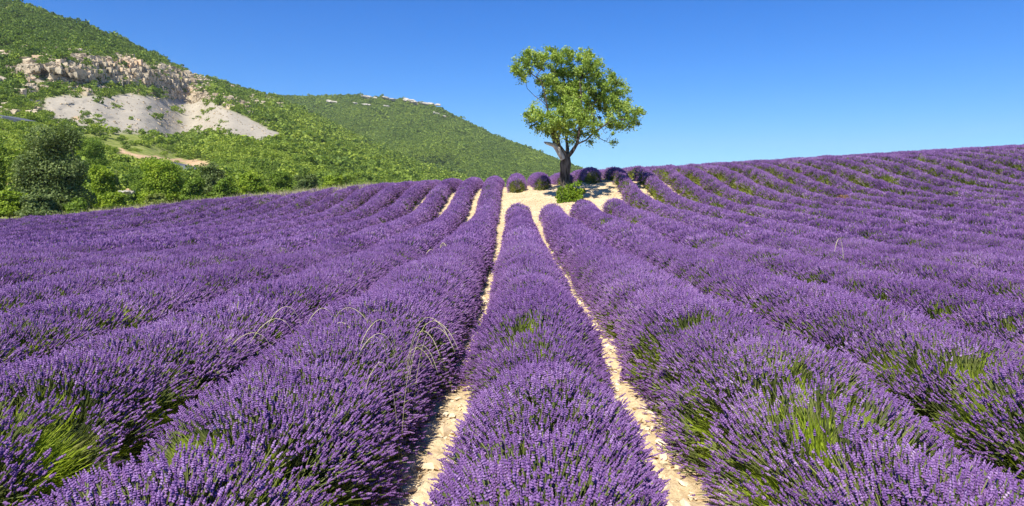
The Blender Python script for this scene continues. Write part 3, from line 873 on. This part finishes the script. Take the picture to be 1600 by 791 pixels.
b1 = lambda u: np.interp(u, [-700, 0, 150, 400, 600, 800, 1000], [372, 352, 342, 325, 312, 322, 332])
b2 = lambda u: np.interp(u, [-200, 1020], [335, 335])
def cliff_mask(u, v):
    n1 = (fbm(u/38, v/30, s=41)-.5)
    # long upper band, dropping to the right, and the detached buttress
    top = np.interp(u, [-200, 0, 60, 120, 200, 300, 360], [100, 108, 96, 88, 92, 112, 135]) + n1*20
    bot = np.interp(u, [-200, 0, 60, 120, 200, 230, 255, 300, 360], [165, 160, 138, 132, 138, 130, 152, 158, 150]) + n1*24
    m = sstep(-2, 5, v-top)*sstep(-2, 5, bot-v)
    m *= sstep(30, 62, u)*(1 - sstep(300, 345, u))
    return m
def scree_mask(u, v):
    n1 = (fbm(u/30, v/18, s=43)-.5)*14
    top = np.interp(u, [60, 100, 200, 250, 300, 380, 440], [158, 148, 146, 152, 150, 178, 208])
    bot = np.interp(u, [60, 90, 130, 200, 300, 380, 440], [172, 194, 204, 210, 214, 219, 225])
    return sstep(-3, 4, v-top-n1)*sstep(-3, 3, bot-v+n1*0.5)*sstep(58, 76, u)*(1-sstep(434, 448, u))
def bare_mask(u, v):
    """thin rock showing between the bushes round the cliff"""
    n = fbm(u/22, v/11, s=47, o=4)
    reg = sstep(80, 95, v - np.interp(u, [-200, 0, 200, 400], [-10, -10, 0, 60]))*sstep(0, 20, 205-v)*(1-sstep(300, 420, u))
    reg2 = sstep(0, 10, v-np.interp(u, [0, 430], [70, 140]))*sstep(0, 15, np.interp(u, [0, 100, 430], [210, 160, 205])-v)
    return np.maximum(reg*sstep(0.50, 0.60, n), reg2*sstep(0.53, 0.62, n))*(u < 440)
def track_mask(u, v):
    c = np.interp(u, [150, 190, 215, 300, 320, 360], [228, 236, 243, 253, 256, 262])
    n = (noise(u/9, v/5, s=51)-.5)
    m = sstep(4.5, 2.0, np.abs(v - c + n*5))*sstep(180, 190, u)*(1-sstep(325, 335, u))
    for (cu, cv, ru, rv) in ((12, 292, 16, 5), (193, 297, 12, 4), (118, 185, 6, 3), (300, 258, 30, 3)):
        m = np.maximum(m, sstep(1.2, .8, np.hypot((u-cu)/ru, (v-cv)/rv) + n*.5))
    return m
def dens1(U, V, t):
    c = cliff_mask(U, V); s = scree_mask(U, V)
    g = 0.35 + 1.4*t + 2.0*sstep(0.75, 1, t)
    return g*(1 - 0.88*c)*(1 - 0.35*s)
def rough1(U, V, Yd):
    c = cliff_mask(U, V)
    x = (U-800)/F*Yd; z = (HOR-V)/F*Yd
    cellw = 9.0
    cx_ = np.floor(x/cellw + noise(z/14, x/30, s=61)*1.4); blk = _h(cx_, np.floor(z/11 + _h(cx_, cx_*0, cx_*0, 3)*3), cx_*0, 4)
    cz = np.floor(x/3.1 + noise(z/5, x/9, s=63)); blk2 = _h(cz, np.floor(z/4.5 + _h(cz, cz*0, cz*0, 5)*3), cz*0, 6)
    r_ = c*((blk-.5)*11 + (blk2-.5)*4.5)
    r_ = r_ + bare_mask(U, V)*(fbm(x/4, z/4, s=67)-.5)*9
    sm_ = 1-0.95*sstep(60, 75, U)*(1-sstep(430, 450, U))*sstep(138, 150, V)*(1-sstep(212, 225, V))
    r_ = r_ + (fbm(U/60, V/60, s=65, o=4)-.5)*Yd*0.10*(0.3+0.7*sm_) + (fbm(U/9, V/9, s=66, o=3)-.5)*Yd*0.012*sm_
    return r_
def cover1(U, V, Yd):
    c = np.maximum(cliff_mask(U, V)*sstep(0.33, 0.45, fbm(U/13, V/9, s=71)), bare_mask(U, V))
    s = scree_mask(U, V); k = track_mask(U, V)
    # road embankment and dry meadow stay grass
    return np.stack([c*(1-s), s, k], -1)
def yr1(u):
    ridge = np.interp(u, [-700, 0, 250, 430, 600, 800, 1000], [560, 560, 540, 580, 600, 600, 600])
    foot = np.interp(u, [-700, 0, 300, 500, 700, 1000], [52, 53, 62, 120, 220, 330])
    return foot, ridge
hill, HP, HU, HV, HC = build_hill('hillside', np.arange(-700, 1001, 3.0), 190, b1, sk1, yr1, dens1, cover1, rough1, 1)
def dens2(U, V, t): return 1.0 + 0.6*t
def rough2(U, V, Yd):
    x = (U-800)/F*Yd
    return (fbm(U/90, V/60, s=81, o=4)-.5)*150 + (fbm(U/14, V/10, s=82, o=2)-.5)*14
OUT2 = [(432, 160, 8, 3), (519, 161, 11, 3), (555, 164, 5, 2), (578, 155, 9, 3), (608, 157, 14, 3), (640, 160, 14, 4), (645, 163, 8, 4), (672, 166, 12, 3.5), (603, 169, 5, 2), (683, 180, 6, 2.5), (695, 183, 4, 2), (575, 166, 6, 2)]
def cover2(U, V, Yd):
    c = 0
    for (a, b, ra, rb) in OUT2: c = np.maximum(c, sstep(1.25, 0.7, np.hypot((U-a)/ra, (V-b)/rb) + (noise(U/3, V/2, s=83)-.5)*.7))
    return np.stack([c, c*0, c*0], -1)
hill2, HP2, HU2, HV2, HC2 = build_hill('far_hill', np.arange(-200, 1021, 3.0), 110, b2, sk2, lambda u: (np.full_like(u, 480.), np.interp(u, [-200, 500, 700, 1020], [1150, 1150, 1100, 900])), dens2, cover2, rough2, 2)

# rock outcrops on the far summit
import bmesh
def outcrop_mesh(seed, n=9):
    r = np.random.default_rng(seed); bm = bmesh.new()
    for i in range(n):
        cpos = np.array([r.normal(0, .5), r.normal(0, .25), r.uniform(-.1, .2)]); s_ = r.uniform(.2, .55)
        P = r.normal(size=(16, 3)); P /= np.linalg.norm(P, axis=1)[:, None]
        P = np.sign(P)*np.abs(P)**0.7*[s_*1.1, s_*.8, s_*.62] + cpos
        vs = [bm.verts.new(p) for p in P]
        res = bmesh.ops.convex_hull(bm, input=vs)
        bmesh.ops.delete(bm, geom=[g for g in res['geom_interior'] if isinstance(g, bmesh.types.BMVert)], context='VERTS')
    me = bpy.data.meshes.new('rock_outcrop'); bm.to_mesh(me); bm.free(); me.materials.append(M_rock)
    return me
OM = [outcrop_mesh(i) for i in range(4)]
LABO = ['low pale rocks on the saddle between the two hills', 'long pale rock patch left below the far summit', 'tiny pale rock left of the far summit', 'pale flat rock on the far summit, leftmost on the crest',
        'row of small pale rocks on the crest right of the summit', 'large pale rock at the right shoulder of the far summit', 'pale rock below the large shoulder rock', 'bright pale rock where the far ridge begins to drop',
        'tiny pale rock on the slope below the far crest', 'pale rock lower down the right ridge of the far hill', 'lowest pale rock on the right ridge of the far hill', 'pale rock just under the far summit crest']
def hill_pt(HPx, HUx, HVx, u, v):
    j = np.abs(HUx[0]-u).argmin(); i = np.abs(HVx[:, j]-v).argmin(); return HPx[i, j]
for i, (a, b, ra, rb) in enumerate(OUT2):
    p = hill_pt(HP2, HU2, HV2, a, b)
    sc = ra/F*p[1]
    o = obj('rock_outcrop', OM[i % 4]); tag(o, LABO[i], 'rock', 'pale rocks on the far hill')
    o.location = (p[0], p[1]-5, p[2] + 1.5); o.scale = (sc*1.0, sc*.7, max(rb, 2.2)/F*p[1]*2.1); o.rotation_euler = (0, R(8), R(20*(i % 5)-40))

# the road that shows through the trees
for (pts, lab) in (([(255, 262), (270, 265), (285, 268), (300, 271), (318, 274)], 'grey road'), ([(-10, 189), (12, 191), (30, 195), (48, 199)], 'grey road')):
    P = []
    for (a, b) in pts:
        q = hill_pt(HP, HU, HV, a, b); w = q[1]*0.0042
        P.append([q + [0, -1.5, w + .7], q + [0, -2.5, -w + .7], q + [0, -2.5, -w-3], q + [0, 2.5, w + 1.0]])
    P = np.array(P); n = len(P)
    Fc = [[i*4+a_, (i+1)*4+a_, (i+1)*4+b_, i*4+b_] for i in range(n-1) for a_, b_ in ((0, 1), (1, 2), (3, 0))]
    obj('road', mesh_np('road', P.reshape(-1, 3), Fc, [M_asphalt]), kind='structure')

# ------------------------------------------------------------------ brush on the hills
def shrub_proto(seed, n, size, m=None):
    r = np.random.default_rng(seed)
    lobes = []
    for i in range(5):
        lobes.append((r.normal(0, .32), r.normal(0, .32), r.uniform(.3, .75), r.uniform(.3, .5), r.uniform(.3, .5), r.uniform(.28, .42)))
    P = ell_pts(lobes, r, n)
    V, Fc, sh = leaf_quads(P, r, size, up=.3, aspect=.75, shade=np.clip(r.normal(.5, .25, n), 0, 1))
    return mesh_np('shrub_clump', V, Fc, [M_brush], attrs={'shade': ('FLOAT', sh)})
BF = proto_coll('brush_far', [shrub_proto(200+i, 100, .15) for i in range(5)])
BM_ = proto_coll('brush_middle', [shrub_proto(220+i, 420, .085) for i in range(5)])
def brush(name, HPx, HUx, HVx, dens, n, coll, size, seed, parent, tintf, turn=3.14):
    r = np.random.default_rng(seed)
    A_ = HPx[:-1, :-1]; B_ = HPx[1:, :-1]; C_ = HPx[:-1, 1:]
    area = np.linalg.norm(np.cross(B_-A_, C_-A_), axis=2)*dens(HUx, HVx, HPx)[:-1, :-1]
    pr = (area/area.sum()).ravel(); idx = r.choice(len(pr), n, p=pr)
    i, j = np.unravel_index(idx, area.shape)
    a, b = r.uniform(size=(2, n, 1))
    P = A_[i, j] + (B_[i, j]-A_[i, j])*a + (C_[i, j]-A_[i, j])*b
    u, v = HUx[i, j], HVx[i, j]
    s = size(P, u, v, r)
    P[:, 2] -= s*0.12
    rot = np.stack([r.normal(0, .1, n), r.normal(0, .1, n), r.uniform(-turn, turn, n)], -1)
    scl = np.stack([s*r.uniform(.85, 1.2, n), s*r.uniform(.85, 1.2, n), s*r.uniform(.75, 1.1, n)], -1)
    return scatter(name, P, rot, scl, r.integers(0, 5, n), np.clip(tintf(P, u, v, r), 0, 1), coll, parent)
def d1(U, V, P):
    c = cliff_mask(U, V); s = scree_mask(U, V); b = bare_mask(U, V); k = track_mask(U, V)
    nz = fbm(U/16, V/9, s=91)
    d = (1 - 0.74*c)*(1 - s*(0.995 - 0.17*(fbm((U + V*1.6)/9, V/26, s=44, o=2) > .67)))*(1 - 0.7*b)*(1 - .97*k)*(1 - .96*np.maximum.reduce([track_mask(U, V-q) for q in (3, 6, 9, 12, 15)]))
    rocky = sstep(60, 85, V-np.interp(U, [0, 430], [-10, 90]))*sstep(0, 20, 185-V)
    d *= 1 - rocky*0.55*sstep(.40, .55, nz)
    # dry meadow above the track
    mead = sstep(1.3, .8, np.hypot((U-235)/85, (V-230-0.16*(U-235))/20)*0.75+0.5*fbm(U/14, V/7, s=98))
    d *= 1 - .85*mead
    d *= .22 + .78*sstep(.40, .53, fbm(U/17, V/9, s=99))
    d *= sstep(-720, -650, U)
    d *= 1 + sstep(400, 150, P[..., 1])*1.0
    return d*(V < 330)
far_size = lambda P, u, v, r: np.exp(r.normal(0, .42, len(u)))*np.interp(P[:, 1], [60, 200, 500, 1200], [1.45, 1.45, 1.65, 2.35])
t1 = lambda P, u, v, r: 0.42 + (fbm(u/60, v/40, s=93)-.5)*.9 + r.normal(0, .24, len(u)) + 0.18*sstep(150, 240, v) - .30*sstep(140, 50, v) - .32*(r.uniform(size=len(u)) < .16)
d1n = lambda U, V, P: d1(U, V, P)*(P[..., 1] < 230)*(P[..., 1] > 62)
d1f = lambda U, V, P: d1(U, V, P)*(P[..., 1] >= 220)
brush('hillside_brush', HP, HU, HV, d1f, 78000, BF, far_size, 3, hill, t1)
brush('valley_brush', HP, HU, HV, d1n, 6500, BM_, far_size, 4, hill, t1)
d2 = lambda U, V, P: (1 - .97*cover2(U, V, 0)[..., 0])*(1 - .8*(V > sk1(U)+25)*(U < 560))*(.35+.65*(U > 330))
t2 = lambda P, u, v, r: 0.40 + (fbm(u/70, v/30, s=95)-.5)*.75 + r.normal(0, .13, len(u))
brush('far_hill_forest', HP2, HU2, HV2, d2, 125000, BF, far_size, 5, hill2, t2)

# rocks that make up the cliff and the ledges round it
def rock_block(seed):
    r = np.random.default_rng(seed); bm = bmesh.new()
    for i in range(3):
        P = r.uniform(-1, 1, (14, 3)); P = np.sign(P)*np.abs(P)**0.35*[.5, .5, .75]*r.uniform(.6, 1.0) + [r.normal(0, .4), r.normal(0, .2), r.normal(0, .3)]
        vs = [bm.verts.new(p) for p in P]
        res = bmesh.ops.convex_hull(bm, input=vs)
        bmesh.ops.delete(bm, geom=[g for g in res['geom_interior'] if isinstance(g, bmesh.types.BMVert)], context='VERTS')
    me = bpy.data.meshes.new('cliff_rock'); bm.to_mesh(me); bm.free(); me.materials.append(M_cliff)
    return me
M_cliff, nt, b_ = mat('cliff_limestone', 0.95, 0.05)
tt = attr(nt, 'tint', 'INSTANCER').outputs['Fac']
nn = tex(nt, 2.2, 5, 0.7)
cc = ramp(nt, mathn(nt, 'ADD', mathn(nt, 'MULTIPLY', tt, .75), mathn(nt, 'MULTIPLY', nn, .25)), [(0.1, (0.32, 0.26, 0.18)), (0.42, (0.56, 0.48, 0.35)), (0.62, (0.66, 0.53, 0.37)), (0.85, (0.66, 0.43, 0.25))])
nt.links.new(mix(nt, 0.8, cc, ramp(nt, nn, [(0.35, (0.5, 0.47, 0.42)), (0.55, (1, 1, 1))]), 'MULTIPLY'), b_.inputs['Base Color'])
RC = proto_coll('cliff_rock_scatter', [rock_block(400+i) for i in range(5)])
tr_ = lambda P, u, v, r: 0.40 + (fbm(u/25, v/16, s=97)-.5)*1.3 + r.normal(0, .09, len(u))
brush('cliff_rocks', HP, HU, HV, lambda U, V, P: cliff_mask(U, V)*sstep(0.33, 0.40, fbm(U/13, V/9, s=71)), 10000, RC, lambda P, u, v, r: np.exp(r.normal(0.0, .45, len(u))), 31, hill, tr_, .35)
brush('ledge_rocks', HP, HU, HV, lambda U, V, P: bare_mask(U, V)*(1-scree_mask(U, V)), 3800, RC, lambda P, u, v, r: np.exp(r.normal(0.2, .4, len(u))), 32, hill, tr_)
brush('scree_rocks', HP, HU, HV, lambda U, V, P: scree_mask(U, V), 900, RC, lambda P, u, v, r: np.exp(r.normal(-.9, .4, len(u))), 33, hill, lambda P, u, v, r: 0.3 + r.normal(0, .1, len(u)))

# ------------------------------------------------------------------ trees and bushes along the far edge of the field
def edge_tree(px, py_base, Yd, w, h, kind, seed, name, label, cat, n=7000, trunk=True, leaf=.10):
    r = np.random.default_rng(seed)
    p = at(px, py_base, Yd)
    o = empty(name, tuple(p)); tag(o, label, cat, 'trees and bushes beyond the field')
    lobes = []
    nl = 22
    for i in range(nl):
        a = r.uniform(0, 6.28); q = r.uniform(.15, .62)
        zc = r.uniform(.25, .80)
        wr = .5*w*(1 - .45*max(0, zc-.45))
        lobes.append((math.cos(a)*q*wr, math.sin(a)*q*wr, zc*h, w*r.uniform(.10, .18), w*r.uniform(.10, .18), h*r.uniform(.08, .15)))
    lobes.append((0, 0, .42*h, w*.30, w*.30, h*.32))
    lobes.append((0, 0, .16*h, w*.42, w*.40, h*.17))
    if trunk:
        A = ell_pts(lobes, r, 160)
        Nn, Pa = colonize([[0, 0, -.4], [0, 0, .1*h], [.02*w, 0, .2*h]], [-1, 0, 1], A, h*.05, h*.6, h*.07, 30, r)
        rad = pipe_radii(Pa, .012, 2.2); rad *= min(1, (.028*h)/rad[0])
        obj('trunk', branch_mesh(Nn, Pa, rad, 0.008, 'trunk', [M_bark]), o)
    obj('leaves', bush_mesh(lobes, int(n*1.7), leaf, ML[kind], r), o, 'stuff')
    return o
ET = [(78, 338, 50, 7.2, 7.6, 'dark', 'tree', 'big dark grey-green tree at the left, tallest beyond the field edge', 'tree', 17000),
      (-25, 342, 49, 4.5, 7.4, 'mid', 'tree', 'green tree cut by the left picture edge behind the field', 'tree', 8000),
      (15, 338, 47.5, 2.8, 2.0, 'bright', 'bush', 'low yellow-green bush in front of the big dark tree at its left', 'bush', 4000),
      (62, 340, 47, 3.4, 1.9, 'dark', 'bush', 'low dark bush at the foot of the big dark tree', 'bush', 4500),
      (120, 340, 48.5, 2.4, 1.6, 'mid', 'bush', 'small green bush at the right foot of the big dark tree', 'bush', 3500),
      (160, 322, 60, 2.9, 4.0, 'bright', 'bush', 'bright yellow-green bush just right of the big dark tree', 'bush', 5000),
      (172, 298, 78, 3.1, 2.6, 'olive', 'bush', 'round pale olive bush rising behind the bright bush', 'bush', 4000),
      (178, 328, 56, 2.4, 1.7, 'bright', 'bush', 'low bright bush at the field edge left of the pale boulder', 'bush', 3000),
      (142, 262, 95, 5.5, 5.0, 'mid', 'tree', 'mid-green tree on the slope right above the big dark tree', 'tree', 6000),
      (255, 318, 62, 5.2, 4.4, 'bright', 'bush', 'broad bright green bush in the middle of the field edge', 'bush', 8500),
      (225, 300, 80, 4.2, 3.6, 'mid', 'tree', 'green tree behind the left side of the broad bright bush', 'tree', 5000),
      (245, 326, 57, 2.2, 1.4, 'olive', 'bush', 'low pale olive bush in front of the broad bright bush', 'bush', 2500),
      (300, 316, 62, 3.0, 2.6, 'mid', 'bush', 'green bush joined to the right side of the broad bright bush', 'bush', 4500),
      (333, 304, 72, 3.6, 3.8, 'dark', 'tree', 'dark green tree between the broad bright bush and the wide bush', 'tree', 5000),
      (352, 318, 60, 3.4, 2.5, 'mid', 'bush', 'wide green bush right of the dark green tree', 'bush', 4500),
      (392, 313, 62, 3.6, 2.9, 'bright', 'bush', 'bright green bush over the field edge, below the end of the scree', 'bush', 4500),
      (440, 304, 68, 3.4, 2.6, 'mid', 'bush', 'mid-green bush beyond the field, third last towards the tree', 'bush', 4000),
      (480, 305, 66, 3.0, 2.2, 'dark', 'bush', 'dark green bush beyond the field, second last towards the tree', 'bush', 3500),
      (520, 302, 68, 3.4, 2.0, 'bright', 'bush', 'bright green bush beyond the field, last towards the lone tree', 'bush', 3500)]
for i, (px, pb, Yd, w, h, kd, nm, lab, cat, n) in enumerate(ET):
    edge_tree(px, pb, Yd, w, h, kd, 300+i, nm, lab, cat, n)
# boulder at the field edge
p = at(195, 301, 66); bo = obj('boulder', OM[2]); bo.location = tuple(p); bo.scale = (.9, .7, .6); tag(bo, 'pale boulder lying among the bushes beyond the field edge', 'boulder')
# dry grass verge between the field and the bushes
def blade_tuft(seed):
    r = np.random.default_rng(seed); mb = MB()
    for i in range(26):
        b = np.append(r.normal(0, .14, 2), 0); tp = b*1.5 + [r.normal(0, .08), r.normal(0, .08), r.uniform(.25, .55)]
        u = np.append(r.normal(0, 1, 2), 0); u *= .012/np.linalg.norm(u)
        mb.add([b-u, b+u, tp], [[0, 1, 2]], 0)
    return mb.mesh('grass_tuft', [M_straw if seed % 3 else M_leaf])
GC = proto_coll('verge_grass_tuft', [blade_tuft(i) for i in range(6)])
r = np.random.default_rng(12); n = 9000
yv = r.uniform(46, 66, n); xv = r.uniform(-46, -10, n)
hb = np.array([hill_pt(HP, HU, HV, 800 + x*F/y, 999)[1] for x, y in zip(xv, yv)])
zv = gz(xv, yv)
ok = (yv > 0)
scatter('verge_grass', np.stack([xv, yv, zv], -1), np.stack([xv*0, xv*0, r.uniform(0, 6, n)], -1), r.uniform(1.2, 2.3, n), r.integers(0, 6, n), r.uniform(0, 1, n), GC)

# ------------------------------------------------------------------ air
hm = bpy.data.meshes.new('haze')
hb_ = bmesh.new(); bmesh.ops.create_cube(hb_, size=1)
for v in hb_.verts: v.co = ((v.co.x)*6400, v.co.y*6400 + 2700, -70 if v.co.z < 0 else 420)
hb_.to_mesh(hm); hb_.free()
hz = obj('haze', hm, kind='stuff')
m = bpy.data.materials.new('haze'); m.use_nodes = True; nt = m.node_tree; nt.nodes.clear()
pv = nt.nodes.new('ShaderNodeVolumePrincipled'); pv.inputs['Density'].default_value = 0.00010
pv.inputs['Color'].default_value = (0.80, 0.88, 1.0, 1)
ot = nt.nodes.new('ShaderNodeOutputMaterial'); nt.links.new(pv.outputs[0], ot.inputs['Volume'])
hm.materials.append(m)
